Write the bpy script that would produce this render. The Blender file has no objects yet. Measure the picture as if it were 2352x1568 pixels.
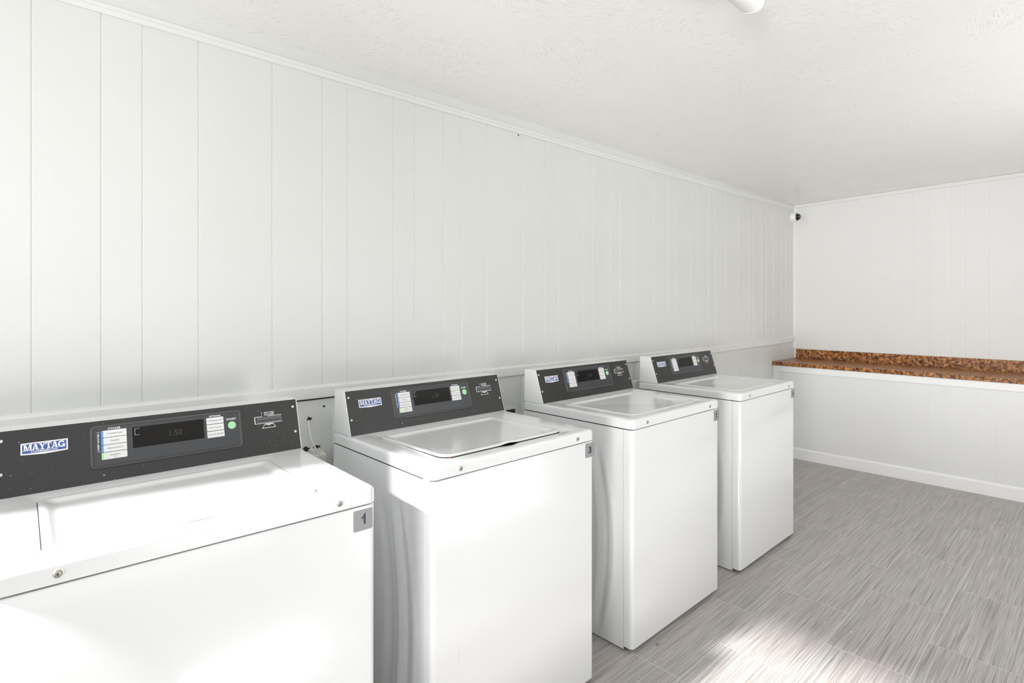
import bpy, math, random
from mathutils import Vector, Matrix

random.seed(7)
SC = bpy.context.scene
COL = SC.collection
PI = math.pi

# ------------------------------------------------------------------ camera
F_PX, YAW, HOR_Y, CAM_H, CAM_D = 1275.64, 0.7464, 700.7, 1.3206, 2.0489
cd = bpy.data.cameras.new('camera')
cam = bpy.data.objects.new('camera', cd)
COL.objects.link(cam)
cam.location = (0, -CAM_D, CAM_H)
cam.rotation_euler = (PI/2, 0, -YAW)
cd.sensor_width = 36.0
cd.lens = 36.0*F_PX/2352
cd.shift_y = (HOR_Y-784)/2352
cd.clip_start = 0.01
SC.camera = cam

# ------------------------------------------------------------------ world, lights, exposure
SC.view_settings.view_transform = 'Standard'
SC.view_settings.look = 'None'
SC.view_settings.gamma = 1
SC.view_settings.use_curve_mapping = False
SC.view_settings.exposure = 0.0
w = bpy.data.worlds.new('daylight'); SC.world = w
w.use_nodes = True
w.node_tree.nodes['Background'].inputs[0].default_value = (0.93, 0.97, 1.0, 1)
w.node_tree.nodes['Background'].inputs[1].default_value = 0.12

def lamp(name, kind, loc, aim, energy, color=(1, 1, 1), **kw):
    l = bpy.data.lights.new(name, kind)
    l.energy = energy; l.color = color
    for k, v in kw.items(): setattr(l, k, v)
    o = bpy.data.objects.new(name, l); COL.objects.link(o)
    o.location = loc
    o.rotation_euler = Vector(aim).to_track_quat('-Z', 'Y').to_euler()
    return o

SUN_DIR = (1.0, -0.165, -0.65)
lamp('sun', 'SUN', (-4, 0.6, 4), SUN_DIR, 11.0, (1.0, 0.99, 0.97), angle=math.radians(3.0))
# skylight through side window and doorway; other area lamps are unseen added fill
lamp('sky_through_sunny_window', 'AREA', (-1.12, -0.68, 1.6), (1, 0, -0.05), 9.0, (0.98, 0.99, 1.0),
     shape='RECTANGLE', size=0.74, size_y=1.2)
lamp('left_opening_fill', 'AREA', (-1.12, -2.35, 1.25), (1, 0, 0.05), 9.0, (0.98, 0.99, 1.0),
     shape='RECTANGLE', size=1.9, size_y=1.9)  # lamp added in an added opening, lifts ceiling and side wall
lamp('corner_fill_outside', 'AREA', (-5.4, -3.8, 0.6), (10.9, 3.5, 1.1), 30.0, (1.0, 0.995, 0.98),
     shape='RECTANGLE', size=1.6, size_y=1.2, spread=math.radians(50))  # unseen fill lamp added to brighten the far corner
lamp('ceiling_fill_outside', 'AREA', (2.9, -5.4, 0.03), (0, 0.6, 1.0), 190.0, (1.0, 0.99, 0.97),
     shape='RECTANGLE', size=4.0, size_y=1.6)  # unseen fill lamp added to raise the ceiling brightness
lamp('sky_above_doorway', 'AREA', (0.2, -3.74, 1.95), (0, 1, -0.02), 11.0, (0.99, 1.0, 1.0),
     shape='RECTANGLE', size=2.4, size_y=0.6)
lamp('far_end_fill', 'AREA', (3.15, -3.72, 1.5), (0, 1, -0.05), 26.0, (0.99, 1.0, 1.0),
     shape='RECTANGLE', size=2.1, size_y=1.2)  # lamp added behind an added window for the far floor and fronts
SC.cycles.use_denoising = True
SC.cycles.max_bounces = 12
SC.cycles.diffuse_bounces = 8
SC.cycles.caustics_reflective = True

# ------------------------------------------------------------------ materials
def new_mat(name):
    m = bpy.data.materials.new(name); m.use_nodes = True
    nt = m.node_tree
    return m, nt, nt.nodes, nt.links, nt.nodes['Principled BSDF']

def plain(name, col, rough=0.5, metal=0.0, spec=0.5, emit=None, coat=0.0):
    m, nt, N, L, b = new_mat(name)
    b.inputs['Base Color'].default_value = (*col, 1)
    b.inputs['Roughness'].default_value = rough
    b.inputs['Metallic'].default_value = metal
    b.inputs['Specular IOR Level'].default_value = spec
    b.inputs['Coat Weight'].default_value = coat
    b.inputs['Coat Roughness'].default_value = 0.08
    if emit:
        b.inputs['Emission Color'].default_value = (*emit[0], 1)
        b.inputs['Emission Strength'].default_value = emit[1]
    return m

def ramp(N, L, fac, stops):
    r = N.new('ShaderNodeValToRGB')
    e = r.color_ramp.elements
    while len(e) < len(stops): e.new(0.5)
    for i, (p, c) in enumerate(stops):
        e[i].position = p
        e[i].color = (*c, 1) if len(c) == 3 else c
    L.new(fac, r.inputs[0])
    return r.outputs[0]

def coords(N, L, scale=(1, 1, 1), loc=(0, 0, 0), rot=(0, 0, 0)):
    g = N.new('ShaderNodeNewGeometry')
    mp = N.new('ShaderNodeMapping')
    mp.inputs['Scale'].default_value = scale
    mp.inputs['Location'].default_value = loc
    mp.inputs['Rotation'].default_value = rot
    L.new(g.outputs['Position'], mp.inputs[0])
    return mp.outputs[0]

def noise(N, L, vec, scale, detail=2, rough=0.5, dist=0.0):
    n = N.new('ShaderNodeTexNoise')
    n.inputs['Scale'].default_value = scale
    n.inputs['Detail'].default_value = detail
    n.inputs['Roughness'].default_value = rough
    n.inputs['Distortion'].default_value = dist
    L.new(vec, n.inputs['Vector'])
    return n

def bump(N, L, height, b, strength, dist, prev=None):
    bm = N.new('ShaderNodeBump')
    bm.inputs['Strength'].default_value = strength
    bm.inputs['Distance'].default_value = dist
    L.new(height, bm.inputs['Height'])
    if prev is not None: L.new(prev, bm.inputs['Normal'])
    L.new(bm.outputs[0], b.inputs['Normal'])
    return bm.outputs[0]

def math_node(N, L, op, a, b=None, c=None):
    n = N.new('ShaderNodeMath'); n.operation = op
    for i, v in enumerate((a, b, c)):
        if v is None: continue
        if isinstance(v, (int, float)): n.inputs[i].default_value = v
        else: L.new(v, n.inputs[i])
    return n.outputs[0]

def mat_paint(name, col, rough=0.32):
    m, nt, N, L, b = new_mat(name)
    v = coords(N, L)
    n = noise(N, L, v, 3.0, 3)
    c = ramp(N, L, n.outputs['Fac'], [(0.3, tuple(x*0.975 for x in col)), (0.7, col)])
    L.new(c, b.inputs['Base Color'])
    b.inputs['Roughness'].default_value = rough
    n2 = noise(N, L, v, 55, 4, 0.6)
    n3 = noise(N, L, v, 6, 2)
    h = math_node(N, L, 'ADD', n2.outputs['Fac'], math_node(N, L, 'MULTIPLY', n3.outputs['Fac'], 3.0))
    bump(N, L, h, b, 0.35, 0.0016)
    return m

def mat_ceiling():
    m, nt, N, L, b = new_mat('stomped_ceiling_paint')
    b.inputs['Roughness'].default_value = 0.2
    b.inputs['Specular IOR Level'].default_value = 0.7
    v = coords(N, L)
    # stomp brush fans: direction varies from patch to patch
    vor = N.new('ShaderNodeTexVoronoi'); vor.inputs['Scale'].default_value = 5.5
    L.new(v, vor.inputs['Vector'])
    sep = N.new('ShaderNodeSeparateColor'); L.new(vor.outputs['Color'], sep.inputs[0])
    ang = math_node(N, L, 'MULTIPLY', sep.outputs[0], 5.0)
    vr = N.new('ShaderNodeVectorRotate'); vr.rotation_type = 'Z_AXIS'
    L.new(v, vr.inputs['Vector']); L.new(ang, vr.inputs['Angle'])
    mp = N.new('ShaderNodeMapping'); mp.inputs['Scale'].default_value = (26, 190, 10)
    L.new(vr.outputs[0], mp.inputs[0])
    n = noise(N, L, mp.outputs[0], 1.0, 2, 0.5, 0.8)
    streak = ramp(N, L, n.outputs['Fac'], [(0.57, (0, 0, 0)), (0.68, (1, 1, 1))])
    pn = noise(N, L, v, 4.0, 3)
    patch = ramp(N, L, pn.outputs['Fac'], [(0.40, (0, 0, 0)), (0.60, (1, 1, 1))])
    h1 = math_node(N, L, 'MULTIPLY', streak, math_node(N, L, 'MULTIPLY_ADD', patch, 0.9, 0.1))
    n4 = noise(N, L, v, 60, 3)
    h = math_node(N, L, 'ADD', h1, math_node(N, L, 'MULTIPLY', n4.outputs['Fac'], 0.25))
    bump(N, L, h, b, 0.6, 0.0024)
    c = ramp(N, L, pn.outputs['Fac'], [(0.3, (0.90, 0.897, 0.878)), (0.7, (0.93, 0.927, 0.908))])
    L.new(c, b.inputs['Base Color'])
    return m

def mat_floor():
    m, nt, N, L, b = new_mat('striated_grey_tile')
    v = coords(N, L, loc=(-2.373 + 0.603*40 - 0.3015, 1.5612 + 0.2775*40, 0))
    br = N.new('ShaderNodeTexBrick')
    br.offset = 0.5; br.offset_frequency = 2; br.squash = 1.0
    br.inputs['Scale'].default_value = 1.0
    br.inputs['Mortar Size'].default_value = 0.0013
    br.inputs['Mortar Smooth'].default_value = 0.3
    br.inputs['Bias'].default_value = 0.0
    br.inputs['Brick Width'].default_value = 0.603
    br.inputs['Row Height'].default_value = 0.2775
    br.inputs['Color1'].default_value = (0, 0, 0, 1)
    br.inputs['Color2'].default_value = (1, 1, 1, 1)
    br.inputs['Mortar'].default_value = (0.5, 0.5, 0.5, 1)
    L.new(v, br.inputs['Vector'])
    # straight striations along the tile
    off = N.new('ShaderNodeVectorMath'); off.operation = 'MULTIPLY_ADD'
    L.new(br.outputs['Color'], off.inputs[0]); off.inputs[1].default_value = (0.0, 3.1, 7.7)
    L.new(v, off.inputs[2])
    def streaks(sx, sy, detail=3):
        mp = N.new('ShaderNodeMapping'); mp.inputs['Scale'].default_value = (sx, sy, 1)
        L.new(off.outputs[0], mp.inputs[0])
        return noise(N, L, mp.outputs[0], 1.0, detail, 0.6).outputs['Fac']
    s1 = streaks(4.5, 460, 2); s2 = streaks(2.2, 130, 3); s3 = streaks(1.2, 12, 2)
    base = math_node(N, L, 'ADD', math_node(N, L, 'MULTIPLY', s1, 0.62), math_node(N, L, 'MULTIPLY', s2, 0.38))
    c = ramp(N, L, base, [(0.34, (0.20, 0.184, 0.176)), (0.47, (0.36, 0.340, 0.328)),
                          (0.55, (0.44, 0.420, 0.408)), (0.70, (0.64, 0.62, 0.60))])
    tint = ramp(N, L, s3, [(0.35, (0.96, 0.985, 0.975)), (0.65, (1.03, 0.975, 0.975))])
    mx = N.new('ShaderNodeMix'); mx.data_type = 'RGBA'; mx.blend_type = 'MULTIPLY'; mx.inputs[0].default_value = 1
    L.new(c, mx.inputs[6]); L.new(tint, mx.inputs[7])
    mo = N.new('ShaderNodeMix'); mo.data_type = 'RGBA'
    mo.inputs[7].default_value = (0.62, 0.585, 0.565, 1)
    L.new(br.outputs['Fac'], mo.inputs[0]); L.new(mx.outputs[2], mo.inputs[6])
    L.new(mo.outputs[2], b.inputs['Base Color'])
    r = math_node(N, L, 'MULTIPLY_ADD', s2, 0.3, 0.22)
    L.new(r, b.inputs['Roughness'])
    hh = math_node(N, L, 'SUBTRACT', math_node(N, L, 'MULTIPLY', s1, 0.3), br.outputs['Fac'])
    bump(N, L, hh, b, 0.3, 0.0012)
    return m

def mat_granite():
    m, nt, N, L, b = new_mat('brown_granite_laminate')
    b.inputs['Roughness'].default_value = 0.28
    v = coords(N, L, rot=(0.4, 0.5, 0.3))
    a = noise(N, L, v, 44, 5, 0.72, 0.35)
    c1 = ramp(N, L, a.outputs['Fac'], [(0.36, (0.02, 0.010, 0.006)), (0.45, (0.19, 0.065, 0.018)),
                                       (0.53, (0.46, 0.19, 0.055)), (0.66, (0.68, 0.38, 0.16))])
    d = noise(N, L, v, 85, 3, 0.6, 0.8)
    k = ramp(N, L, d.outputs['Fac'], [(0.38, (0.10, 0.07, 0.05)), (0.50, (1, 1, 1))])
    mx = N.new('ShaderNodeMix'); mx.data_type = 'RGBA'; mx.blend_type = 'MULTIPLY'; mx.inputs[0].default_value = 0.8
    L.new(c1, mx.inputs[6]); L.new(k, mx.inputs[7])
    L.new(mx.outputs[2], b.inputs['Base Color'])
    return m

def mat_console():
    m, nt, N, L, b = new_mat('charcoal_console_metal')
    tc = N.new('ShaderNodeTexCoord')
    n1 = noise(N, L, tc.outputs['Object'], 9, 3)
    n2 = noise(N, L, tc.outputs['Object'], 150, 1)
    base = ramp(N, L, n1.outputs['Fac'], [(0.3, (0.016, 0.016, 0.017)), (0.7, (0.022, 0.021, 0.021))])
    dust = ramp(N, L, n2.outputs['Fac'], [(0.76, (0, 0, 0)), (0.79, (1, 1, 1))])
    mx = N.new('ShaderNodeMix'); mx.data_type = 'RGBA'
    mx.inputs[7].default_value = (0.42, 0.42, 0.42, 1)
    L.new(dust, mx.inputs[0]); L.new(base, mx.inputs[6])
    L.new(mx.outputs[2], b.inputs['Base Color'])
    r = ramp(N, L, n1.outputs['Fac'], [(0.3, (0.33, 0.33, 0.33)), (0.7, (0.40, 0.40, 0.40))])
    L.new(r, b.inputs['Roughness'])
    b.inputs['Specular IOR Level'].default_value = 0.5
    return m

def mat_enamel():
    m, nt, N, L, b = new_mat('white_enamel')
    tc = N.new('ShaderNodeTexCoord')
    b.inputs['Roughness'].default_value = 0.22
    n1 = noise(N, L, tc.outputs['Object'], 2.2, 2)
    c = ramp(N, L, n1.outputs['Fac'], [(0.3, (0.745, 0.757, 0.764)), (0.7, (0.765, 0.777, 0.784))])
    # faint vertical scuffs
    mp = N.new('ShaderNodeMapping'); mp.inputs['Scale'].default_value = (60, 60, 2.6); mp.inputs['Rotation'].default_value = (0.0, 0.22, 0)
    L.new(tc.outputs['Object'], mp.inputs[0])
    n2 = noise(N, L, mp.outputs[0], 1.0, 2, 0.5)
    sc = ramp(N, L, n2.outputs['Fac'], [(0.735, (0, 0, 0)), (0.765, (1, 1, 1))])
    mx = N.new('ShaderNodeMix'); mx.data_type = 'RGBA'; mx.inputs[7].default_value = (0.55, 0.55, 0.55, 1)
    L.new(math_node(N, L, 'MULTIPLY', sc, 0.45), mx.inputs[0]); L.new(c, mx.inputs[6])
    L.new(mx.outputs[2], b.inputs['Base Color'])
    b.inputs['Coat Weight'].default_value = 0.35
    b.inputs['Coat Roughness'].default_value = 0.08
    n3 = noise(N, L, tc.outputs['Object'], 5, 2)
    bump(N, L, n3.outputs['Fac'], b, 0.2, 0.002)
    return m

M = {}
M['wall'] = mat_paint('wall_paint', (0.705, 0.715, 0.697))
M['trim'] = mat_paint('trim_paint', (0.77, 0.775, 0.76), 0.3)
M['side'] = mat_paint('side_wall_paint', (0.77, 0.775, 0.768), 0.4)
M['low'] = mat_paint('grey_lower_wall_paint', (0.75, 0.765, 0.76), 0.35)
M['counter_paint'] = mat_paint('counter_paint', (0.80, 0.807, 0.812), 0.35)
M['counter_trim'] = mat_paint('counter_trim_paint', (0.91, 0.913, 0.915), 0.3)
M['ceil'] = mat_ceiling()
M['floor'] = mat_floor()
M['granite'] = mat_granite()
M['console'] = mat_console()
M['enamel'] = mat_enamel()
M['core'] = plain('dark_gap_and_shade', (0.03, 0.028, 0.026), 0.8)
M['overlay'] = plain('slate_overlay', (0.030, 0.033, 0.040), 0.33, spec=0.6)
M['bezel'] = plain('charcoal_bezel', (0.05, 0.05, 0.05), 0.28, spec=0.6)
M['glass'] = plain('display_black', (0.004, 0.0035, 0.003), 0.12, spec=0.2)
M['digit'] = plain('dim_digit', (0.04, 0.045, 0.035), 0.4)
M['white'] = plain('white_print', (0.85, 0.85, 0.84), 0.5)
M['btn'] = plain('button_white', (0.78, 0.79, 0.79), 0.4)
M['btntext'] = plain('button_lettering', (0.20, 0.20, 0.21), 0.5)
M['blue'] = plain('button_blue', (0.12, 0.32, 0.78), 0.45)
M['green'] = plain('button_green', (0.42, 0.80, 0.30), 0.45)
M['start'] = plain('start_green', (0.40, 0.78, 0.42), 0.4)
M['logoblue'] = plain('badge_blue', (0.035, 0.095, 0.36), 0.35)
M['screw'] = plain('screw_cap', (0.78, 0.78, 0.76), 0.3)
M['steel'] = plain('screw_steel', (0.38, 0.37, 0.34), 0.35, 0.8)
M['sticker'] = plain('sticker_grey', (0.28, 0.28, 0.285), 0.4)
M['navy'] = plain('sticker_navy', (0.02, 0.022, 0.06), 0.4)
M['slotgrey'] = plain('slot_grey', (0.10, 0.105, 0.11), 0.4)
M['black'] = plain('black', (0.006, 0.006, 0.006), 0.4)
M['lens'] = plain('lens_black', (0.004, 0.004, 0.004), 0.06)
M['plastic'] = plain('white_plastic', (0.80, 0.80, 0.78), 0.35)
M['beige'] = plain('box_plastic', (0.66, 0.67, 0.62), 0.5)
M['rust'] = plain('rust', (0.50, 0.20, 0.10), 0.8)
M['brass'] = plain('foot_brass', (0.22, 0.18, 0.10), 0.5, 0.5)
M['diffuser'] = plain('lamp_diffuser', (0.82, 0.82, 0.81), 0.3)
M['leaf'] = plain('dry_leaf', (0.30, 0.24, 0.17), 0.8)
M['lint'] = plain('lint', (0.66, 0.63, 0.60), 0.8)

# ------------------------------------------------------------------ mesh helpers
class MB:
    def __init__(s): s.v = []; s.f = []; s.m = []
    def add(s, verts, faces, mi=0):
        o = len(s.v); s.v += [tuple(p) for p in verts]
        for f in faces: s.f.append([i+o for i in f]); s.m.append(mi)
    def box(s, x0, y0, z0, x1, y1, z1, mi=0, tf=None):
        vs = [(x, y, z) for z in (z0, z1) for x, y in ((x0, y0), (x1, y0), (x1, y1), (x0, y1))]
        if tf: vs = [tf(*p) for p in vs]
        s.add(vs, [(3, 2, 1, 0), (4, 5, 6, 7), (0, 1, 5, 4), (1, 2, 6, 5), (2, 3, 7, 6), (3, 0, 4, 7)], mi)
    def loops(s, loops, mi=0, cap0=True, cap1=True, close=True):
        n = len(loops[0]); vs = [p for l in loops for p in l]; fs = []
        for k in range(len(loops)-1):
            for i in range(n if close else n-1):
                j = (i+1) % n
                fs.append((k*n+i, k*n+j, (k+1)*n+j, (k+1)*n+i))
        if cap0: fs.append(tuple(reversed(range(n))))
        if cap1: fs.append(tuple(range((len(loops)-1)*n, len(loops)*n)))
        s.add(vs, fs, mi)
    def tube(s, pts, r, n=10, mi=0, caps=True):
        ls = []
        for i, p in enumerate(pts):
            a = Vector(pts[max(i-1, 0)]); b = Vector(pts[min(i+1, len(pts)-1)])
            d = (b-a).normalized()
            q = d.to_track_quat('Z', 'Y')
            rr = r[i] if isinstance(r, (list, tuple)) else r
            ls.append([tuple(Vector(p) + q @ Vector((rr*math.cos(2*PI*k/n), rr*math.sin(2*PI*k/n), 0))) for k in range(n)])
        s.loops(ls, mi, caps, caps)
    def build(s, name, mats, parent=None, smooth=35, bevel=0):
        me = bpy.data.meshes.new(name)
        me.from_pydata(s.v, [], s.f)
        for m in (mats if isinstance(mats, (list, tuple)) else [mats]): me.materials.append(m)
        for p, mi in zip(me.polygons, s.m): p.material_index = mi
        me.validate()
        if smooth:
            me.shade_smooth()
            me.set_sharp_from_angle(angle=math.radians(smooth))
        o = bpy.data.objects.new(name, me); COL.objects.link(o)
        if parent: o.parent = parent
        if bevel:
            b = o.modifiers.new('bevel', 'BEVEL'); b.width = bevel; b.segments = 2; b.limit_method = 'ANGLE'
        return o

def rrect(x0, y0, x1, y1, r, n=8, e=1):
    """rounded rectangle, counter-clockwise; r one radius or (bl, br, tr, tl); e points along each edge"""
    if not isinstance(r, (list, tuple)): r = (r,)*4
    out = []
    cs = [((x0+r[0], y0+r[0]), PI, r[0]), ((x1-r[1], y0+r[1]), 1.5*PI, r[1]),
          ((x1-r[2], y1-r[2]), 0, r[2]), ((x0+r[3], y1-r[3]), 0.5*PI, r[3])]
    arcs = [[(c[0]+q*math.cos(a+0.5*PI*i/n), c[1]+q*math.sin(a+0.5*PI*i/n)) for i in range(n+1)] for c, a, q in cs]
    for k in range(4):
        out += arcs[k]
        a = arcs[k][-1]; b = arcs[(k+1) % 4][0]
        for i in range(1, e):
            t = i/e; out.append((a[0]+(b[0]-a[0])*t, a[1]+(b[1]-a[1])*t))
    return out

def tag(o, label=None, cat=None, group=None, kind=None):
    if label: o['label'] = label
    if cat: o['category'] = cat
    if group: o['group'] = group
    if kind: o['kind'] = kind
    return o

def struct(o): o['kind'] = 'structure'; return o

_tc = {}
def text2d(body, bold=0.0, spacing=1.0):
    k = (body, bold, spacing)
    if k in _tc: return _tc[k]
    cu = bpy.data.curves.new('lettering', 'FONT')
    cu.body = body; cu.size = 1; cu.offset = bold; cu.space_character = spacing
    cu.resolution_u = 3
    ob = bpy.data.objects.new('lettering', cu); COL.objects.link(ob)
    dg = bpy.context.evaluated_depsgraph_get()
    me = bpy.data.meshes.new_from_object(ob.evaluated_get(dg))
    vs = [(v.co.x, v.co.y) for v in me.vertices]; fs = [tuple(p.vertices) for p in me.polygons]
    bpy.data.objects.remove(ob); bpy.data.curves.remove(cu); bpy.data.meshes.remove(me)
    xs = [v[0] for v in vs]; ys = [v[1] for v in vs]
    x0, x1, y0, y1 = min(xs), max(xs), min(ys), max(ys)
    vs = [((x-x0)/(x1-x0), (y-y0)/(y1-y0)) for x, y in vs]
    _tc[k] = (vs, fs)
    return _tc[k]

def put_text(mb, body, x0, y0, x1, y1, fr, n=0.0004, mi=0, bold=0.0, rot90=False, spacing=1.0):
    vs, fs = text2d(body, bold, spacing)
    if rot90:
        P = [fr(x1-(x1-x0)*b, y0+(y1-y0)*a, n) for a, b in vs]
    else:
        P = [fr(x0+(x1-x0)*a, y0+(y1-y0)*b, n) for a, b in vs]
    mb.add(P, fs, mi)

def poly_prism(mb, pts, fr, n0, n1, mi=0, side=None):
    """extruded outline in a frame fr(a, b, n)"""
    lo = [fr(a, b, n0) for a, b in pts]; hi = [fr(a, b, n1) for a, b in pts]
    k = len(pts)
    mb.add(lo+hi, [tuple(range(k, 2*k))]+[(i, (i+1) % k, k+(i+1) % k, k+i) for i in range(k)]+[tuple(reversed(range(k)))], mi)

# ------------------------------------------------------------------ the room
XR, XL, YF, ZT = 5.535, -1.0, -3.6, 2.55
def ceil_z(y): return 2.264 - 0.0205*y

# floor
m = MB(); m.box(XL-0.15, YF-0.15, -0.1, XR+0.15, 0.15, 0.0)
struct(m.build('floor', M['floor'], smooth=0))
# ceiling, pitched a little up from the washer wall
m = MB()
m.add([(XL, YF, ceil_z(YF)), (XR, YF, ceil_z(YF)), (XR, 0, ceil_z(0)), (XL, 0, ceil_z(0)),
       (XL, YF, ZT), (XR, YF, ZT), (XR, 0, ZT), (XL, 0, ZT)],
      [(3, 2, 1, 0), (4, 5, 6, 7), (0, 1, 5, 4), (1, 2, 6, 5), (2, 3, 7, 6), (3, 0, 4, 7)])
struct(m.build('ceiling', M['ceil'], smooth=0))

def grooved(mb, axis, plane, sgn, a0, a1, z0, z1, grooves, mi=0, wdt=0.0055, dep=0.0028):
    """sheet panelling with V grooves at the given positions; room side faces sgn"""
    xs = [(a0, 0)]
    for g in sorted(grooves):
        if a0+0.01 < g < a1-0.01:
            xs += [(g-wdt/2, 0), (g-wdt*0.12, dep), (g+wdt*0.12, dep), (g+wdt/2, 0)]
    xs.append((a1, 0))
    vs = []; fs = []
    for a, d in xs:
        for z in (z0, z1):
            vs.append((a, plane - sgn*d, z) if axis == 'x' else (plane - sgn*d, a, z))
    for i in range(len(xs)-1):
        q = (2*i, 2*i+2, 2*i+3, 2*i+1)
        fs.append(q if (axis == 'x') == (sgn < 0) else q[::-1])
    mb.add(vs, fs, mi)

GV = [-0.91, -0.75, -0.65, -0.49, -0.26, -0.09, 0.068, 0.225, 0.329, 0.485, 0.722, 0.908, 1.011, 1.216, 1.321, 1.473, 1.576, 1.729, 1.968, 2.131,
      2.234, 2.438, 2.532, 2.696, 2.792, 2.937, 3.167, 3.336, 3.435, 3.634, 3.732, 3.892, 3.992, 4.167, 4.382, 4.572,
      4.654, 4.813, 4.913, 5.07, 5.24, 5.34]
# washer wall: grooved above the rail, plain grey sheet below, grooved again near the corner
m = MB()
m.box(XL-0.15, 0.004, 0, XR+0.15, 0.15, ZT)
grooved(m, 'x', 0.0, -1, XL, XR, 0.99, 2.275, GV, wdt=0.005, dep=0.0022)
grooved(m, 'x', 0.0, -1, 2.6, XR, 0.0, 0.985, [g for g in GV if g > 2.6])
m.box(XL, 0.0, 0.0, 0.80, 0.004, 0.985, 1)
m.box(0.80, 0.0, 0.0, 0.958, 0.004, 0.9625, 1)       # sheet stops short of the rail here
m.box(0.958, 0.0, 0.0, 2.6, 0.004, 0.985, 1)
m.box(0.80, 0.003, 0.9625, 0.958, 0.0039, 0.99, 2)
wb = m.build('wall_back', [M['wall'], M['low'], M['core']], smooth=20)
struct(wb)
# far side wall above the counter
m = MB()
m.box(XR+0.004, YF-0.15, 0, XR+0.15, 0.0, ZT)
grooved(m, 'y', XR, -1, YF, 0.0, 0.0, ZT, [-0.936, -1.035, -1.181, -1.269, -1.409, -1.62, -1.78, -2.0, -2.16, -2.26, -2.5, -2.7, -3.0, -3.3], wdt=0.004, dep=0.0015)
struct(m.build('wall_right', M['side'], smooth=20))
# wall beside the camera with its sun window and an added wide one, wall behind the camera with doorway and an added window
def holed_wall(name, axis, t0, t1, a0, a1, holes, mat):
    """wall slab t0..t1 thick, running a0..a1, with rectangular holes (a, b, z0, z1)"""
    m = MB()
    def bx(p, q, z0, z1):
        if axis == 'y': m.box(t0, p, z0, t1, q, z1)
        else: m.box(p, t0, z0, q, t1, z1)
    cur = a0
    for (p, q, z0, z1) in sorted(holes):
        bx(cur, p, 0, ZT)
        if z0 > 0: bx(p, q, 0, z0)
        bx(p, q, z1, ZT)
        cur = q
    bx(cur, a1, 0, ZT)
    return struct(m.build(name, mat, smooth=0))
def casing(name, axis, plane, d, p, q, z0, z1, wdt=0.06):
    m = MB()
    parts = [(p-wdt, p, z0-(wdt if z0 > 0 else 0), z1+wdt), (q, q+wdt, z0-(wdt if z0 > 0 else 0), z1+wdt), (p, q, z1, z1+wdt)]
    if z0 > 0: parts.append((p, q, z0-wdt, z0))
    for a, b, c, e in parts:
        if axis == 'y': m.box(plane, a, c, plane+d, b, e)
        else: m.box(a, plane, c, b, plane+d, e)
    return struct(m.build(name, M['trim'], smooth=0))
WIN = [(-3.3, -1.4, 0.3, 2.2), (-1.05, -0.31, 1.0, 2.2)]
holed_wall('wall_left', 'y', XL-0.12, XL, YF-0.12, 0.0, WIN, M['side'])
casing('window_1', 'y', XL, 0.012, *WIN[1]); casing('added_window_2', 'y', XL, 0.012, *WIN[0])  # the wide second window is added to let in more light
OPN = [(-0.94, 1.6, 0.0, 2.26), (2.1, 4.2, 0.9, 2.1)]
holed_wall('wall_front', 'x', YF-0.12, YF, XL, XR, OPN, M['side'])
casing('door_1', 'x', YF, 0.012, *OPN[0]); casing('added_window_3', 'x', YF, 0.012, *OPN[1])  # the window here is added to light the far end

# mouldings: extruded profile following z(x)
def molding(name, prof, path, mat, kindname=None):
    """prof: list of (out, up); path: list of (origin, outdir) stations"""
    m = MB()
    ls = []
    for o, d in path:
        ls.append([(o[0]+d[0]*a, o[1]+d[1]*a, o[2]+b) for a, b in prof])
    m.loops(ls, 0)
    return struct(m.build(name, mat, smooth=25))
# ceiling moulding on the washer wall (it runs a little uphill towards the corner)
zp = [(-1.0, 2.190), (0.5, 2.190), (1.4, 2.190), (2.6, 2.192), (3.6, 2.200), (4.4, 2.208), (5.535, 2.222)]
molding('trim_1', [(0, 0), (0.006, 0.0005), (0.009, 0.004), (0.009, 0.014), (0.0135, 0.017), (0.0135, 0.027), (0.010, 0.031), (0.004, 0.0335), (0, 0.0335)][::-1],
        [((x, 0, z), (0, -1)) for x, z in zp], M['trim'])
# flat frieze board between moulding and ceiling
m = MB()
for i in range(len(zp)-1):
    (xa, za), (xb, zb) = zp[i], zp[i+1]
    m.add([(xa, -0.003, za+0.033), (xb, -0.003, zb+0.033), (xb, -0.003, 2.266), (xa, -0.003, 2.266)], [(0, 1, 2, 3)])
struct(m.build('trim_2', M['wall'], smooth=0))
# chair rail
zr = [(-1.0, 0.969), (0.6, 0.970), (1.9, 0.967), (3.0, 0.965), (3.9, 0.962), (4.4, 0.968), (4.9, 0.970), (5.25, 0.974), (5.535, 0.984)]
molding('trim_3', [(0, 0), (0.011, 0), (0.013, 0.002), (0.013, 0.040), (0.010, 0.045), (0.003, 0.049), (0, 0.050)][::-1],
        [((x, 0, z), (0, -1)) for x, z in zr], M['trim'])
# cornice strip along the side wall
prof = [(0, 0), (0.010, 0), (0.013, 0.004), (0.013, 0.030), (0, 0.030)]
molding('trim_4', prof, [((XR, y, ceil_z(y)-0.031), (-1, 0)) for y in (0.0, -1.0, -2.0, YF)], M['trim'])
# thin corner bead
m = MB(); m.loops([[(XR-0.020, 0, z), (XR, -0.0, z), (XR, -0.022, z), (XR-0.007, -0.017, z), (XR-0.015, -0.010, z)] for z in (0.92, 2.235)])
struct(m.build('trim_5', M['trim'], smooth=40))

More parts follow.
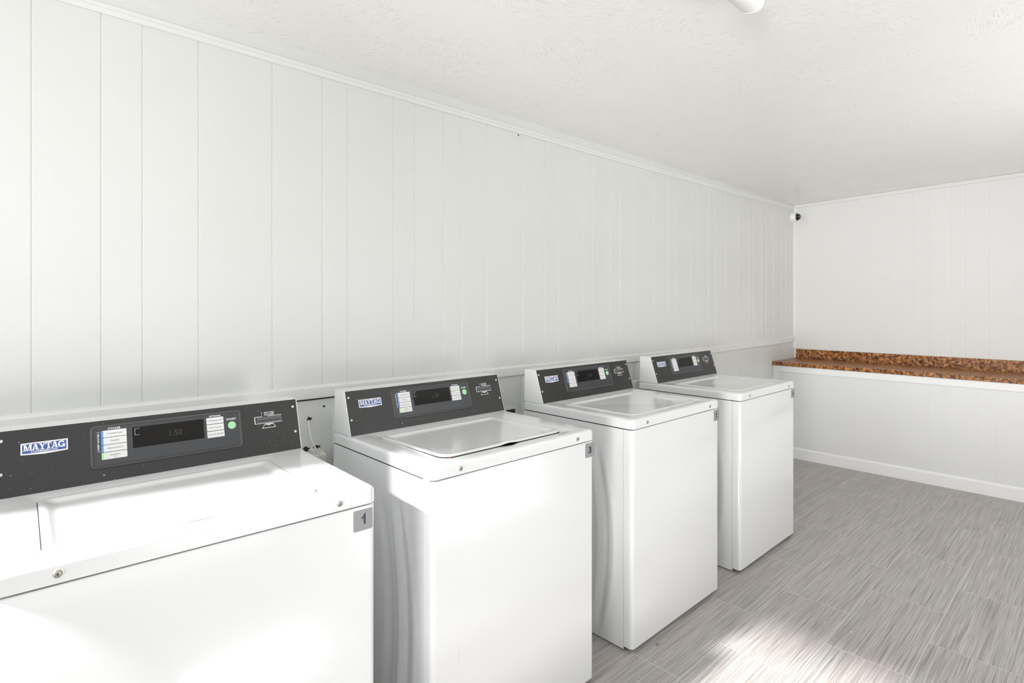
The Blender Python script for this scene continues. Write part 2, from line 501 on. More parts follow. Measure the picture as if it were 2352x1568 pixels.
# ------------------------------------------------------------------ counter along the side wall
CX = 5.043; CY1 = -3.2
cb = bpy.data.objects.new('counter_base', None); COL.objects.link(cb); cb.location = (CX, -1.6, 0)
tag(cb, 'white panelled base boxed in under the brown speckled counter along the far wall', 'counter')
def at(o, parent):
    o.parent = parent; o.matrix_parent_inverse = Matrix.Translation(parent.location).inverted(); return o
m = MB()
m.box(CX+0.012, CY1, 0.0, XR-0.001, -0.002, 0.789)
grooved(m, 'y', CX+0.008, -1, CY1, -0.002, 0.09, 0.745, [-1.125, -1.21, -1.408, -1.501, -1.72, -1.9, -2.2, -2.5], wdt=0.003, dep=0.001)
at(m.build('panel', M['counter_paint'], smooth=20), cb)
m = MB(); m.box(CX, CY1, 0.7384, CX+0.012, -0.002, 0.7905); at(m.build('top_rail', M['counter_trim'], bevel=0.0015), cb)
m = MB(); m.box(CX+0.002, -0.05, 0.0945, CX+0.012, -0.002, 0.7384); at(m.build('end_stile', M['counter_trim'], bevel=0.001), cb)
m = MB()
m.loops([[(CX+0.012, y, 0), (CX-0.004, y, 0), (CX-0.004, y, 0.080), (CX+0.001, y, 0.090), (CX+0.006, y, 0.0945), (CX+0.012, y, 0.0945)] for y in (-0.002, CY1)])
at(m.build('kickboard', M['counter_trim'], smooth=20), cb)

ct = bpy.data.objects.new('countertop', None); COL.objects.link(ct); ct.location = (CX, -1.6, 0.791)
tag(ct, 'brown speckled granite-look laminate countertop running along the far wall', 'countertop')
m = MB()
m.loops([[(XR-0.002, y, 0.7915), (CX-0.006, y, 0.7915), (CX-0.008, y, 0.794), (CX-0.008, y, 0.819), (CX-0.004, y, 0.8232), (XR-0.002, y, 0.8232)] for y in (-0.001, CY1)])
at(m.build('slab', M['granite'], smooth=30), ct)
m = MB()
m.loops([[(XR-0.001, y, 0.8232), (XR-0.026, y, 0.8232), (XR-0.026, y, 0.907), (XR-0.023, y, 0.9105), (XR-0.001, y, 0.9105)] for y in (-0.027, CY1)])
at(m.build('backsplash', M['granite'], smooth=30), ct)
m = MB(); m.box(XR-0.028, -0.028, 0.8234, XR-0.001, -0.001, 0.915)
o = at(m.build('end_filler', M['trim'], bevel=0.004), ct); o['label'] = 'white caulked filler block'

# ------------------------------------------------------------------ washing machine
WD = 0.686; VB = 0.583; ZS = 0.8457; ZC = 0.886
VCB, ZCB, VCT, ZCT = 0.4655, 0.8862, 0.5125, 1.0310
LP = math.hypot(VCT-VCB, ZCT-ZCB); PS, PC = (VCT-VCB)/LP, (ZCT-ZCB)/LP
def pf(u, s, n): return (u, VCB + s*PS - n*PC, ZCB + s*PC + n*PS)     # frame on the console face
def ff(u, z, n): return (u, -n, z)                                      # frame on the front face

def serif_letters():
    t = 0.27
    L = {}
    def R(x0, y0, x1, y1): return [(x0, y0), (x1, y0), (x1, y1), (x0, y1)]
    sh = 0.15
    L['M'] = (1.42, [R(0.12, 0, 0.12+t*0.75, 1), R(1.05, 0, 1.05+t, 1), R(0, 0, 0.5, sh), R(0.88, 0, 1.42, sh), R(0, 1-sh, 0.30, 1), R(1.15, 1-sh, 1.42, 1),
                     [(0.12, 1), (0.60, 0), (0.78, 0), (0.45, 1)], [(0.62, 0), (0.72, 0), (1.18, 1), (0.98, 1)]])
    L['A'] = (1.18, [[(0.10, 0), (0.25, 0), (0.62, 1), (0.45, 1)], [(0.45, 1), (0.74, 0), (1.06, 0), (0.74, 1)], R(0.28, 0.24, 0.85, 0.24+sh*0.9),
                     R(0, 0, 0.38, sh), R(0.62, 0, 1.18, sh)])
    L['Y'] = (1.12, [[(0.08, 1), (0.42, 0.38), (0.70, 0.42), (0.42, 1)], [(0.52, 0.42), (0.68, 0.40), (1.02, 1), (0.86, 1)], R(0.42, 0, 0.42+t, 0.5),
                     R(0, 1-sh, 0.5, 1), R(0.72, 1-sh, 1.12, 1), R(0.28, 0, 0.84, sh)])
    L['T'] = (1.02, [R(0.375, 0, 0.375+t, 1), R(0, 1-sh, 1.02, 1), R(0, 0.66, 0.11, 1), R(0.91, 0.66, 1.02, 1), R(0.22, 0, 0.80, sh)])
    g = []
    def arc(r0, r1, a0, a1, n, cx=0.56, cy=0.5, sx=0.56, sy=0.5):
        for i in range(n):
            a = math.radians(a0+(a1-a0)*i/n); b = math.radians(a0+(a1-a0)*(i+1)/n)
            g.append([(cx+sx*r0*math.cos(a), cy+sy*(r0+0.12)*math.sin(a)), (cx+sx*r1*math.cos(a), cy+sy*r1*math.sin(a)),
                      (cx+sx*r1*math.cos(b), cy+sy*r1*math.sin(b)), (cx+sx*r0*math.cos(b), cy+sy*(r0+0.12)*math.sin(b))])
    arc(0.52, 1.0, 38, 325, 16)
    g += [R(0.86, 0.0, 1.12, 0.42), R(0.62, 0.36, 1.22, 0.36+sh*0.8), R(0.90, 0.64, 1.02, 1.0)]
    L['G'] = (1.22, g)
    return L
LET = serif_letters()

def embossed_side(mb, u, sgn):
    """side sheet with pressed arc shaped ribs; sgn = outward direction in u"""
    nv, nz = 110, 44
    v0, v1, z0, z1 = 0.0415, 0.594, 0.004, ZS-0.0006
    def bumpf(x, w): 
        x = abs(x)/w
        return 0.0 if x >= 1 else 0.5*(1+math.cos(PI*x))
    vs = []; fs = []
    for j in range(nz+1):
        z = z0+(z1-z0)*j/nz
        for i in range(nv+1):
            v = v0+(v1-v0)*i/nv
            k = z-0.39
            fade = max(0.0, min(1.0, (0.37-abs(k))/0.06))
            h = 0.0
            for (c, R, w_, a) in ((0.086, 0.45, 0.020, 0.0030), (0.122, 0.36, 0.018, -0.0050), (0.160, 0.34, 0.024, 0.0035), (0.215, 0.42, 0.035, -0.004)):
                h += a*bumpf(v-(c+k*k*R), w_)
                h += a*bumpf((0.635-v)-(c+k*k*R), w_)
            vs.append((u+sgn*h*fade, v, z))
    for j in range(nz):
        for i in range(nv):
            a = j*(nv+1)+i
            q = (a, a+1, a+nv+2, a+nv+1)
            fs.append(q if sgn > 0 else q[::-1])
    mb.add(vs, fs, 0)

LID = (0.0745, 0.0455, 0.5685, 0.4065)

def make_washer(number, label):
    root = bpy.data.objects.new('washing_machine', None); COL.objects.link(root)
    tag(root, label, 'washing machine', 'top-loading washing machines along the panelled wall')
    en = M['enamel']
    GAP, RAISE = (0.0014, 0.0050) if number == '3' else (-0.0006, 0.0)
    NOT = 1.0 if number == '3' else 0.25
    # --- cabinet: side sheets, back and the dark inside seen in the joints
    m = MB()
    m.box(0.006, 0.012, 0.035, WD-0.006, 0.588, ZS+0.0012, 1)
    embossed_side(m, 0.0005, -1); embossed_side(m, WD-0.0005, 1)
    m.box(0.0005, 0.588, 0.004, WD-0.0005, 0.594, ZS-0.0006)
    for u0 in (0.0006, WD-0.0056):
        m.box(u0, 0.0415, 0.004, u0+0.005, 0.047, ZS-0.001)
    m.build('cabinet', [en, M['core']], root, smooth=50)
    # --- front panel, wraps the corners
    m = MB()
    ls = []
    for z, ins in ((0.018, 0.003), (0.016, 0.0), (0.016, 0.0), (ZS-0.0030, 0.0), (ZS-0.0008, 0.0018)):
        ls.append([(x, y, z) for x, y in rrect(0.0+ins, 0.0+ins, WD-ins, 0.0405, (0.015-ins*0.5, 0.015-ins*0.5, 0.001, 0.001), 8, 2)])
    m.loops(ls)
    m.build('front_panel', en, root, smooth=50)
    # --- top panel with the lid opening
    m = MB()
    NE = 26
    def outer(ins, z): return [(x, y, z) for x, y in rrect(-0.0015+ins, -0.003+ins, WD+0.0015-ins, VB+0.001-ins, (0.020-ins*.6, 0.020-ins*.6, 0.006, 0.006), 8, NE)]
    def notch(x, y, a, fw=0.045):
        c = 0.322
        t = abs(x-c)/fw
        return a*0.5*(1+math.cos(PI*t)) if (t < 1 and y < 0.07) else 0.0
    def inner(off, z):
        off = off+GAP
        pts = rrect(LID[0]-off, LID[1]-off, LID[2]+off, LID[3]+off, (0.040, 0.030, 0.012, 0.012), 8, NE)
        return [(x, y-notch(x, y, 0.010)*NOT, z) for x, y in pts]
    ls = [outer(0.004, ZS+0.0034), outer(0.0, ZS+0.0036), outer(0.0, ZC-0.010)]
    for a in (15, 30, 45, 60, 75, 90):
        r = 0.010; t = math.radians(a)
        ls.append(outer(r*(1-math.cos(t)), ZC-r+r*math.sin(t)))
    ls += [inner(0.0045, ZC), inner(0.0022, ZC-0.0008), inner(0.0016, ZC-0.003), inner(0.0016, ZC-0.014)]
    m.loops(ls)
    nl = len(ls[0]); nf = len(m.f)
    for i in range(nf-1-nl, nf): m.m[i] = 1            # shadow in the lid joint, painted by a dark material
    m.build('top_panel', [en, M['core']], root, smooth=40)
    # --- lid, dished
    m = MB()
    def lo(ins, z):
        pts = rrect(LID[0]+ins, LID[1]+ins, LID[2]-ins, LID[3]-ins, (0.038, 0.028, 0.012, 0.012), 8, NE)
        return [(x, y, z+RAISE*(1-(y-LID[1])/(LID[3]-LID[1]))+notch(x, y, 0.0035)*NOT*max(0, 1-ins/0.03)) for x, y in pts]
    ls = [lo(0.0012, ZC-0.0048 if number == '3' else ZC-0.012), lo(0.0, ZC-0.0042 if number == '3' else ZC-0.010), lo(0.0, ZC-0.0005), lo(0.0008, ZC+0.0010), lo(0.003, ZC+0.0020),
          lo(0.008, ZC+0.0022), lo(0.013, ZC+0.0016), lo(0.018, ZC-0.0005), lo(0.024, ZC-0.0030), lo(0.030, ZC-0.0046), lo(0.037, ZC-0.0052)]
    m.loops(ls, 0, False, True)
    lid = m.build('lid', en, root, smooth=40)
    if number == '3':
        m = MB()
        m.loops([[(0.092+r*math.cos(2*PI*k/12), 0.0405+r*math.sin(2*PI*k/12), z) for k in range(12)] for r, z in ((0.0035, ZC), (0.003, ZC+0.0015), (0.0015, ZC+0.002))])
        o = m.build('lid_bumper', M['rust'], root, smooth=60); o['label'] = 'rusty orange stop at the lid corner'
    # --- console housing
    m = MB()
    prof = [(VCB-0.001, ZC+0.0002), (VCT-0.0015, ZCT-0.001), (VCT, ZCT), (VB-0.006, ZCT), (VB-0.003, ZCT-0.003), (VB+0.0005, ZC+0.0002)]
    m.loops([[(u, v, z) for v, z in prof] for u in (0.0005, WD-0.0005)][::-1])
    m.build('console_housing', en, root, smooth=20, bevel=0.0012)
    # --- dark control panel plate and what sits on it
    m = MB()
    poly_prism(m, rrect(0.0035, 0.0012, 0.6825, LP-0.001, 0.001, 2), pf, 0.0004, 0.0019)
    cp = m.build('control_panel', M['console'], root, smooth=20); cp['label'] = 'charcoal control fascia'
    N0 = 0.0019
    for u, s in ((0.0125, 0.1292), (0.0125, 0.0540), (0.6712, 0.1292), (0.6712, 0.0540)):
        m = MB()
        ring = lambda r, n: [pf(u+r*math.cos(2*PI*k/16), s+r*math.sin(2*PI*k/16), n) for k in range(16)]
        m.loops([ring(0.0036, N0), ring(0.0036, N0+0.001), ring(0.0028, N0+0.002), ring(0.0012, N0+0.0021)], 0)
        m.add(ring(0.0012, N0+0.0022), [tuple(range(16))], 1)
        m.build('screw', [M['screw'], M['steel']], cp, smooth=50)
    # badge
    m = MB()
    u0, u1, s0, s1 = 0.0462, 0.1318, 0.0915, 0.1180
    poly_prism(m, [(u0, s0), ((u0+u1)/2, s0-0.0026), (u1, s0), (u1, s1), (u0, s1)], pf, N0, N0+0.0008, 0)
    b = 0.0028
    m.add([pf(*p, N0+0.0010) for p in ((u0+b, s0+b), (u0+0.3*(u1-u0), s0+b-0.0008), ((u0+u1)/2, s0+b-0.0004), (u1-0.3*(u1-u0), s0+b-0.0008), (u1-b, s0+b), (u1-b, s1-b), (u0+b, s1-b))], [tuple(range(7))], 1)
    tot = sum(LET[c][0] for c in 'MAYTAG') - 5*0.06
    bw = (u1-u0-2*b-0.0035)/tot; hh = 0.0150; x = u0+b+0.00175
    for i, c in enumerate('MAYTAG'):
        wl, ps = LET[c]
        for p in ps:
            m.add([pf(x+a*bw, s0+b+0.0052+q*hh, N0+0.0013+0.00003*i) for a, q in p], [tuple(range(len(p)))], 0)
        x += (wl-0.06)*bw
    put_text(m, 'COMMERCIAL', u0+0.018, s0+b+0.0004, u1-0.018, s0+b+0.0044, pf, N0+0.0013, 0, 0.02)
    o = m.build('badge', [M['white'], M['logoblue']], cp, smooth=0); o['label'] = 'blue and white maker badge'
    # raised bezel ring with flat overlay
    m = MB()
    oo = lambda ins, n: [pf(a, c, n) for a, c in rrect(0.1735+ins, 0.0320+ins, 0.5235-ins, 0.1410-ins, 0.011-ins*0.7, 6, 2)]
    m.loops([oo(0, N0), oo(0.0012, N0+0.0022), oo(0.003, N0+0.0034), oo(0.0055, N0+0.0034), oo(0.0072, N0+0.0022), oo(0.0080, N0+0.0008)], 0, False, False)
    o = m.build('bezel', M['bezel'], cp, smooth=50); o['label'] = 'raised grey frame round the keypad'
    m = MB()
    m.add(oo(0.0078, N0+0.0010), [tuple(range(len(oo(0, 0))))], 0)
    put_text(m, 'CYCLES', 0.2105, 0.1268, 0.2365, 0.1315, pf, N0+0.0014, 1, 0.03)
    put_text(m, 'OPTIONS', 0.4395, 0.1268, 0.4690, 0.1312, pf, N0+0.0014, 1, 0.03)
    put_text(m, 'START', 0.4832, 0.1125, 0.5088, 0.1175, pf, N0+0.0014, 1, 0.03)
    put_text(m, '[ DEEP WATER ]', 0.1890, 0.0745, 0.1935, 0.1225, pf, N0+0.0014, 1, 0.02, rot90=True)
    o = m.build('overlay', [M['overlay'], M['white']], cp, smooth=0); o['label'] = 'slate keypad overlay with white lettering'
    NB = N0+0.0012
    for k, name in enumerate(('POWERWASH', 'MIXED', 'DELICATES', 'NORMAL')):
        t = 0.1250-k*0.0181
        m = MB()
        poly_prism(m, [(0.1965, t-0.0168), (0.2490, t-0.0168), (0.2490, t), (0.1965, t)], pf, NB, NB+0.0007, 0)
        m.add([pf(a, c, NB+0.0009) for a, c in ((0.1966, t-0.0167), (0.2010, t-0.0167), (0.2010, t-0.0001), (0.1966, t-0.0001))], [(0, 1, 2, 3)], 1)
        hw = len(name)*0.00185
        lift = 0.0015 if name == 'NORMAL' else 0
        put_text(m, name, 0.2245-hw, t-0.0103+lift, 0.2245+hw, t-0.0068+lift, pf, NB+0.0010, 2)
        if name == 'NORMAL':
            put_text(m, 'eco', 0.2210, t-0.0128, 0.2275, t-0.0108, pf, NB+0.0010, 2)
        o = m.build('cycle_button', [M['btn'], M['green'] if name == 'NORMAL' else M['blue'], M['btntext']], cp, smooth=0)
        o['label'] = 'white cycle button lettered %s with %s tab' % (name.lower(), 'a green' if name == 'NORMAL' else 'a blue')
    for k, name in enumerate(('TEMPERATURE', 'SOIL LEVEL', 'EXTRA RINSE')):
        t = 0.1250-k*0.01885
        m = MB()
        poly_prism(m, [(0.4325, t-0.0172), (0.4755, t-0.0172), (0.4755, t), (0.4325, t)], pf, NB, NB+0.0007, 0)
        hw = len(name)*0.00168
        put_text(m, name, 0.4540-hw, t-0.0105, 0.4540+hw, t-0.0070, pf, NB+0.0010, 1)
        o = m.build('option_button', [M['btn'], M['btntext']], cp, smooth=0)
        o['label'] = 'white option button lettered %s' % name.lower()
    # display window
    m = MB()
    poly_prism(m, [(0.2585, 0.0700), (0.4270, 0.0700), (0.4270, 0.1262), (0.2585, 0.1262)], pf, NB, NB+0.0006, 1)
    m.add([pf(a, c, NB+0.0009) for a, c in ((0.2612, 0.0718), (0.4252, 0.0718), (0.4252, 0.1248), (0.2612, 0.1248))], [(0, 1, 2, 3)], 0)
    put_text(m, '1.50', 0.343, 0.091, 0.372, 0.1055, pf, NB+0.0011, 2)
    for (a, c, d, e) in ((0.2665, 0.104, 0.2671, 0.121), (0.2665, 0.104, 0.2765, 0.1045), (0.2665, 0.1205, 0.2765, 0.121)):
        m.add([pf(a, c, NB+0.0011), pf(d, c, NB+0.0011), pf(d, e, NB+0.0011), pf(a, e, NB+0.0011)], [(0, 1, 2, 3)], 3)
    o = m.build('display', [M['glass'], M['bezel'], M['digit'], M['btn']], cp, smooth=0); o['label'] = 'black display window with dim digits'
    # start button
    m = MB()
    ring = lambda r, n: [pf(0.4965+r*math.cos(2*PI*k/28), 0.0975+r*math.sin(2*PI*k/28), n) for k in range(28)]
    m.loops([ring(0.0106, NB), ring(0.0106, NB+0.0006), ring(0.0098, NB+0.0011), ring(0.004, NB+0.0012)])
    o = m.build('start_button', M['start'], cp, smooth=50); o['label'] = 'round pale green start button'
    # card slot
    m = MB()
    def bar(a, c, d, e, mi, n=0.0006): poly_prism(m, [(a, c), (d, c), (d, e), (a, e)], pf, N0, N0+n, mi)
    bar(0.5640, 0.0918, 0.6340, 0.1092, 1, 0.0012)
    bar(0.5580, 0.0900, 0.5600, 0.1112, 0); bar(0.5580, 0.0900, 0.6355, 0.0912, 0)
    bar(0.5600, 0.1100, 0.5800, 0.1112, 0); bar(0.5960, 0.1100, 0.6350, 0.1112, 0)
    m.add([pf(a, c, N0+0.0016) for a, c in ((0.5685, 0.0968), (0.6285, 0.0968), (0.6285, 0.0992), (0.5685, 0.0992))], [(0, 1, 2, 3)], 2)
    for q in (((0.5772, 0.0764), (0.5865, 0.0876)), ((0.6155, 0.0764), (0.6090, 0.0876))):
        (a, c), (d, e) = q
        m.add([pf(a-0.0007, c, N0+0.0006), pf(a+0.0007, c, N0+0.0006), pf(d+0.0007, e, N0+0.0006), pf(d-0.0007, e, N0+0.0006)], [(0, 1, 2, 3)], 0)
    bar(0.5772, 0.0758, 0.6155, 0.0772, 0); bar(0.5865, 0.0858, 0.6090, 0.0884, 0); bar(0.5935, 0.0832, 0.6000, 0.0850, 0)
    for k, (num, tx) in enumerate((('1', 'Select CYCLE'), ('2', 'Insert CARD'), ('3', 'Press START'))):
        y = 0.1220-k*0.0040
        put_text(m, tx, 0.5862, y-0.0017, 0.6140, y+0.0015, pf, N0+0.0006, 0, 0.02)
        put_text(m, num, 0.5782, y-0.0012, 0.5796, y+0.0014, pf, N0+0.0006, 0, 0.03)
    o = m.build('card_slot', [M['white'], M['slotgrey'], M['black']], cp, smooth=0); o['label'] = 'card reader slot with white print'
    # --- bolts on the front edge of the top
    for u in (0.0935, 0.5935):
        m = MB()
        ring = lambda r, n: [ff(u+r*math.cos(2*PI*k/20), 0.8660+r*math.sin(2*PI*k/20), n) for k in range(20)]
        m.loops([ring(0.0085, 0.0028), ring(0.0085, 0.0036), ring(0.0066, 0.0044)], 0, True, False)
        m.loops([ring(0.0064, 0.0040), ring(0.0062, 0.0062), ring(0.0048, 0.0074), ring(0.0022, 0.0076)], 1, False, True)
        m.add(ring(0.0016, 0.0078), [tuple(range(20))], 2)
        m.build('bolt', [M['plastic'], M['steel'], M['core']], root, smooth=50)
    # --- numbered sticker
    m = MB()
    su = 0.629 if number == '1' else 0.640
    sz = 0.7885 if number == '1' else 0.7910
    poly_prism(m, rrect(su, sz, su+0.0495, sz+0.0495, 0.0042, 5), ff, 0.0001, 0.0007, 0)
    wdt = {'1': 0.0095, '2': 0.0150, '3': 0.0150, '4': 0.0165}[number]
    if number == '1':
        c0, h0 = su+0.0255, sz+0.0145
        poly = [(0.55, 0), (1.0, 0), (1.0, 1.0), (0.66, 1.0), (0.55, 0.86), (0.36, 0.74), (0.0, 0.66), (0.0, 0.50), (0.30, 0.55), (0.55, 0.66)]
        m.add([ff(c0-0.0055+a*0.0105, h0+q*0.0250, 0.0009) for a, q in poly], [(0, 1, 2, 3, 4, 9), (4, 5, 8, 9), (5, 6, 7, 8)], 1)
    else:
        put_text(m, number, su+0.0250-wdt/2, sz+0.0130, su+0.0250+wdt/2, sz+0.0370, ff, 0.0009, 1, 0.045)
    o = m.build('number_sticker', [M['sticker'], M['navy']], root, smooth=0)
    o['label'] = 'grey sticker with a dark %s' % number
    # --- levelling feet
    for u in (0.035, WD-0.035):
        for v in (0.035, 0.54):
            m = MB()
            m.tube([(u, v, 0.0), (u, v, 0.012), (u, v, 0.0121), (u, v, 0.036)], [0.020, 0.019, 0.007, 0.007], 16)
            m.build('foot', M['brass'], root, smooth=50)
    return root

PLACE = [('1', -0.0195, -0.8302, -0.02196, 'nearest white top-loading washing machine, sunlit lid, grey sticker number 1 on its front'),
         ('3', 0.8509, -0.8124, 0.00329, 'white top-loading washing machine with sticker number 3 and a rusty lid corner'),
         ('2', 1.7572, -0.8176, 0.00677, 'white top-loading washing machine with sticker number 2, scuffed front, third along the wall'),
         ('4', 2.6741, -0.8082, 0.00353, 'farthest white top-loading washing machine, sticker number 4, closest to the brown counter')]
for num, x, y, a, lab in PLACE:
    r = make_washer(num, lab)
    r.location = (x, y, 0); r.rotation_euler = (0, 0, a)

# ------------------------------------------------------------------ things on the washer wall
# small security camera near the corner
sc = bpy.data.objects.new('security_camera', None); COL.objects.link(sc)
sc.location = (5.478, -0.001, 2.144)
tag(sc, 'small white dome security camera with a black eye up in the far corner', 'security camera')
def disc_loops(spec, n=24, c=(0, 0)):
    return [[(c[0]+r*math.cos(2*PI*k/n), -d, c[1]+r*math.sin(2*PI*k/n)) for k in range(n)] for r, d in spec]
m = MB(); m.loops(disc_loops([(0.050, 0.0), (0.050, 0.014), (0.046, 0.018), (0.043, 0.03), (0.040, 0.040), (0.034, 0.046)]))
m.build('base', M['plastic'], sc, smooth=50)
m = MB(); m.loops(disc_loops([(0.033, 0.040)]+[(0.033*math.cos(t), 0.045+0.033*math.sin(t)) for t in [i*PI/2/8 for i in range(8)]]+[(0.002, 0.078)]))
o = m.build('lens_dome', M['lens'], sc, smooth=60); o['label'] = 'glossy black eyeball lens'
m = MB(); m.loops([[(-0.016+0.005*math.cos(2*PI*k/12), -0.0735-0.002*j, -0.000+0.005*math.sin(2*PI*k/12)) for k in range(12)] for j in range(2)])
o = m.build('lens_highlight', M['plastic'], sc, smooth=40); o['label'] = 'tiny white painted highlight on the lens'  # white disc stands in for a glint on the black lens

# junction box, ragged hole and thin cable between washers 1 and 3
jb = bpy.data.objects.new('junction_box', None); COL.objects.link(jb); jb.location = (0.875, 0, 0.70)
tag(jb, 'off-white plastic utility box low on the wall behind washers 1 and 3', 'utility box')
m = MB()
sec = [(0.0, 0.772), (0.030, 0.762), (0.036, 0.756), (0.040, 0.60), (0.0, 0.58)]
m.loops([[(x, -y, z) for y, z in sec] for x in (0.838, 0.842, 0.906, 0.910)])
m.box(0.850, -0.0415, 0.62, 0.862, -0.036, 0.735)
m.box(0.888, -0.0415, 0.62, 0.893, -0.036, 0.735)
at(m.build('box_shell', M['beige'], smooth=20, bevel=0.003), jb)
for cx, cz, rx, rz in ((0.846, 0.782, 0.011, 0.010), (0.888, 0.784, 0.013, 0.006)):
    m = MB()
    pts = [(cx+rx*(1+0.35*math.sin(5*t+cx*90))*math.cos(t), cz+rz*(1+0.3*math.cos(3*t))*math.sin(t)) for t in [2*PI*k/18 for k in range(18)]]
    m.add([(x, -0.0012, z) for x, z in pts]+[(x, 0.0, z) for x, z in pts], [tuple(range(18))]+[(i, (i+1) % 18, 18+(i+1) % 18, 18+i) for i in range(18)])
    o = at(m.build('cutout', M['core'], smooth=0), jb); o['label'] = 'ragged dark hole in the wall above the box'
m = MB(); m.tube([(0.858, -0.004, 0.778), (0.862, -0.022, 0.782), (0.868, -0.024, 0.770), (0.868, -0.020, 0.760)], 0.004, 8)
at(m.build('wire_loop', M['plastic'], smooth=60), jb)

cbm = MB()
def bez(p, n=14):
    out = []
    for i in range(n+1):
        t = i/n; a, b, c, d = (1-t)**3, 3*t*(1-t)**2, 3*t*t*(1-t), t**3
        out.append(tuple(a*p[0][k]+b*p[1][k]+c*p[2][k]+d*p[3][k] for k in range(3)))
    return out
cbm.tube(bez([(0.857, 0.004, 0.892), (0.846, -0.020, 0.880), (0.845, -0.030, 0.83), (0.866, -0.046, 0.785)]) + bez([(0.866, -0.046, 0.785), (0.876, -0.050, 0.762), (0.884, -0.052, 0.72), (0.884, -0.052, 0.62)])[1:], 0.0026, 8)
cable = cbm.build('cable', M['plastic'], smooth=60)
tag(cable, 'thin white cable drooping from a hole in the wall between washers 1 and 3', 'cable')
m = MB()
pts = [(0.858+0.009*(1+0.3*math.sin(4*t))*math.cos(t), 0.894+0.007*(1+0.3*math.cos(3*t))*math.sin(t)) for t in [2*PI*k/16 for k in range(16)]]
m.add([(x, -0.0015, z) for x, z in pts]+[(x, 0.0, z) for x, z in pts], [tuple(range(16))]+[(i, (i+1) % 16, 16+(i+1) % 16, 16+i) for i in range(16)])
o = m.build('cable_hole', M['core'], wb, smooth=0); o['label'] = 'dark hole where the thin cable comes out'
m = MB(); m.loops(disc_loops([(0.0045, 0.0), (0.0040, 0.0012)], 12, (0.915, 0.934)))
o = m.build('screw_hole', M['core'], wb, smooth=0)
# steel marks: nail under the moulding
m = MB(); m.tube([(1.937, 0.0, 2.184), (1.937, -0.006, 2.182)], 0.0026, 8)
m.build('nail', M['core'], wb, smooth=0)

# conduit cover strips standing against the lower wall
def strip(x0, x1, z1, d, label):
    m = MB()
    m.loops([[(x, y, z) for x, y in rrect(x0, -d, x1, -0.0005, (0.004, 0.004, 0.0002, 0.0002), 4)] for z in (0.0, z1-0.004, z1)])
    o = m.build('conduit_cover', M['low'], smooth=50)
    tag(o, label, 'conduit cover', 'conduit covers on the lower wall')
    return o
strip(0.945, 1.06, 0.905, 0.018, 'grey painted conduit cover rising beside the left back corner of washer 3')
strip(1.955, 1.995, 0.955, 0.014, 'narrow grey conduit cover rising behind washer 2, right of the receptacle')
strip(2.955, 2.985, 0.96, 0.012, 'thin grey conduit cover in the gap between washers 2 and 4')

# receptacle behind washer 3
wo = bpy.data.objects.new('wall_receptacle', None); COL.objects.link(wo); wo.location = (1.883, 0, 0.775)
tag(wo, 'small dark recessed receptacle in the lower wall between washers 3 and 2', 'receptacle')
m = MB()
for a in ((1.845, 0.735, 1.852, 0.806), (1.914, 0.735, 1.921, 0.806), (1.852, 0.799, 1.914, 0.806), (1.852, 0.735, 1.914, 0.742)):
    m.box(a[0], -0.004, a[1], a[2], -0.0003, a[3])
at(m.build('frame', M['low'], smooth=0), wo)
m = MB(); m.box(1.852, -0.0016, 0.742, 1.914, -0.0003, 0.799); at(m.build('recess', M['core'], smooth=0), wo)
m = MB(); m.box(1.862, -0.010, 0.752, 1.896, -0.0016, 0.782); at(m.build('socket', M['slotgrey'], bevel=0.002), wo)

# plug in the gap between washers 2 and 4
pg = bpy.data.objects.new('power_plug', None); COL.objects.link(pg); pg.location = (2.935, 0, 0.83)
tag(pg, 'light grey rounded plug in the wall gap between washers 2 and 4', 'plug')
m = MB()
m.loops([[(x, -0.0125-d, z) for x, z in rrect(2.880+i, 0.792+i, 2.948-i, 0.856-i, 0.018-i, 6)] for d, i in ((0, 0), (0.030, 0), (0.038, 0.006))])
at(m.build('body', M['beige'], smooth=50), pg)
m = MB(); m.box(2.915, -0.060, 0.775, 2.950, -0.013, 0.797); at(m.build('strain_relief', M['black'], bevel=0.004), pg)
m = MB(); m.box(2.90, -0.0125, 0.80, 2.93, -0.0005, 0.84); at(m.build('blade', M['steel'], smooth=0), pg)

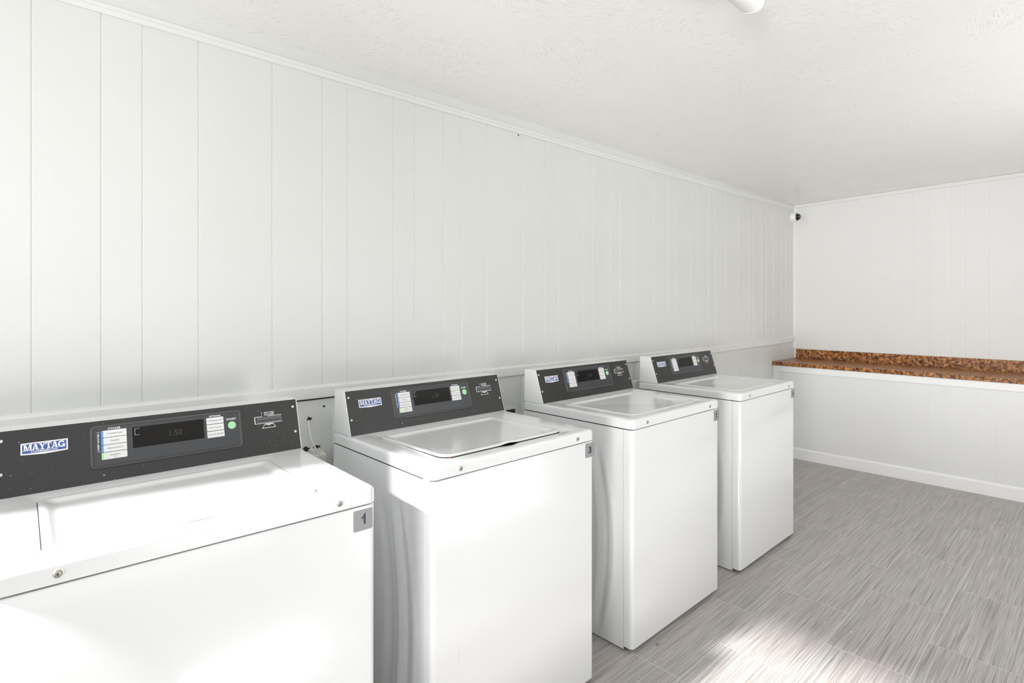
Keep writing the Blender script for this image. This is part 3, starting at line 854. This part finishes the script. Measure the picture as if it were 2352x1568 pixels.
# ------------------------------------------------------------------ ceiling lamp
cl = bpy.data.objects.new('ceiling_light', None); COL.objects.link(cl); cl.location = (1.1, -1.312, 2.29)
tag(cl, 'white tubular fluorescent lamp with a rounded end hung just under the ceiling', 'ceiling light')
m = MB()
prof = [(0.45, 0.004)] + [(0.45, 0.034)] + [(1.668+0.034*math.sin(t)*0.9, 0.034*math.cos(t)) for t in [i*PI/2/8 for i in range(8)]] + [(1.6986, 0.003)]
m.loops([[(x, -1.312+r*math.cos(2*PI*k/28), 2.228+r*0.85*math.sin(2*PI*k/28)) for k in range(28)] for x, r in prof])
at(m.build('lamp_tube', M['diffuser'], smooth=50), cl)
m = MB()
m.loops([[(x, -1.312+r*math.cos(2*PI*k/28), 2.228+r*0.85*math.sin(2*PI*k/28)) for k in range(28)] for x, r in ((1.659, 0.0335), (1.660, 0.036), (1.667, 0.036), (1.668, 0.0335))], 0, False, False)
at(m.build('end_ring', M['plastic'], smooth=40), cl)
for x in (0.6, 1.45):
    m = MB(); m.box(x, -1.324, 2.255, x+0.03, -1.300, 2.2906)
    at(m.build('hanger', M['plastic'], smooth=0), cl)

# ------------------------------------------------------------------ bits on the floor
def flake(name, x, y, r, mat, label, cat, group=None, seed=0):
    rnd = random.Random(seed)
    m = MB()
    n = 9
    pts = [(x+r*(0.5+0.7*rnd.random())*math.cos(2*PI*k/n), y+0.6*r*(0.5+0.7*rnd.random())*math.sin(2*PI*k/n)) for k in range(n)]
    hs = [0.0012+0.003*rnd.random() for _ in range(n)]
    m.add([(px, py, 0.0002) for px, py in pts]+[(px, py, h) for (px, py), h in zip(pts, hs)]+[(x, y, 0.005)],
          [(i, (i+1) % n, n+(i+1) % n, n+i) for i in range(n)]+[(n+i, n+(i+1) % n, 2*n) for i in range(n)]+[tuple(reversed(range(n)))])
    o = m.build(name, mat, smooth=60)
    tag(o, label, cat, group)
flake('dry_leaf', 1.885, -0.848, 0.013, M['leaf'], 'small crumpled dry leaf on the tile just in front of washer 2', 'leaf', seed=3)
for i, (x, y, lab) in enumerate(((2.524, -1.237, 'pale lint fleck on the floor, left of a pair near the sun patch'),
                                 (2.528, -1.332, 'pale lint fleck on the floor, right of a pair near the sun patch'),
                                 (3.10, -1.042, 'pale lint fleck on the tiles in front of washer 4'),
                                 (3.56, -1.36, 'pale lint fleck alone on the open tiles towards the counter'))):
    flake('lint_fleck', x, y, 0.006, M['lint'], lab, 'lint', 'lint flecks on the floor', seed=10+i)
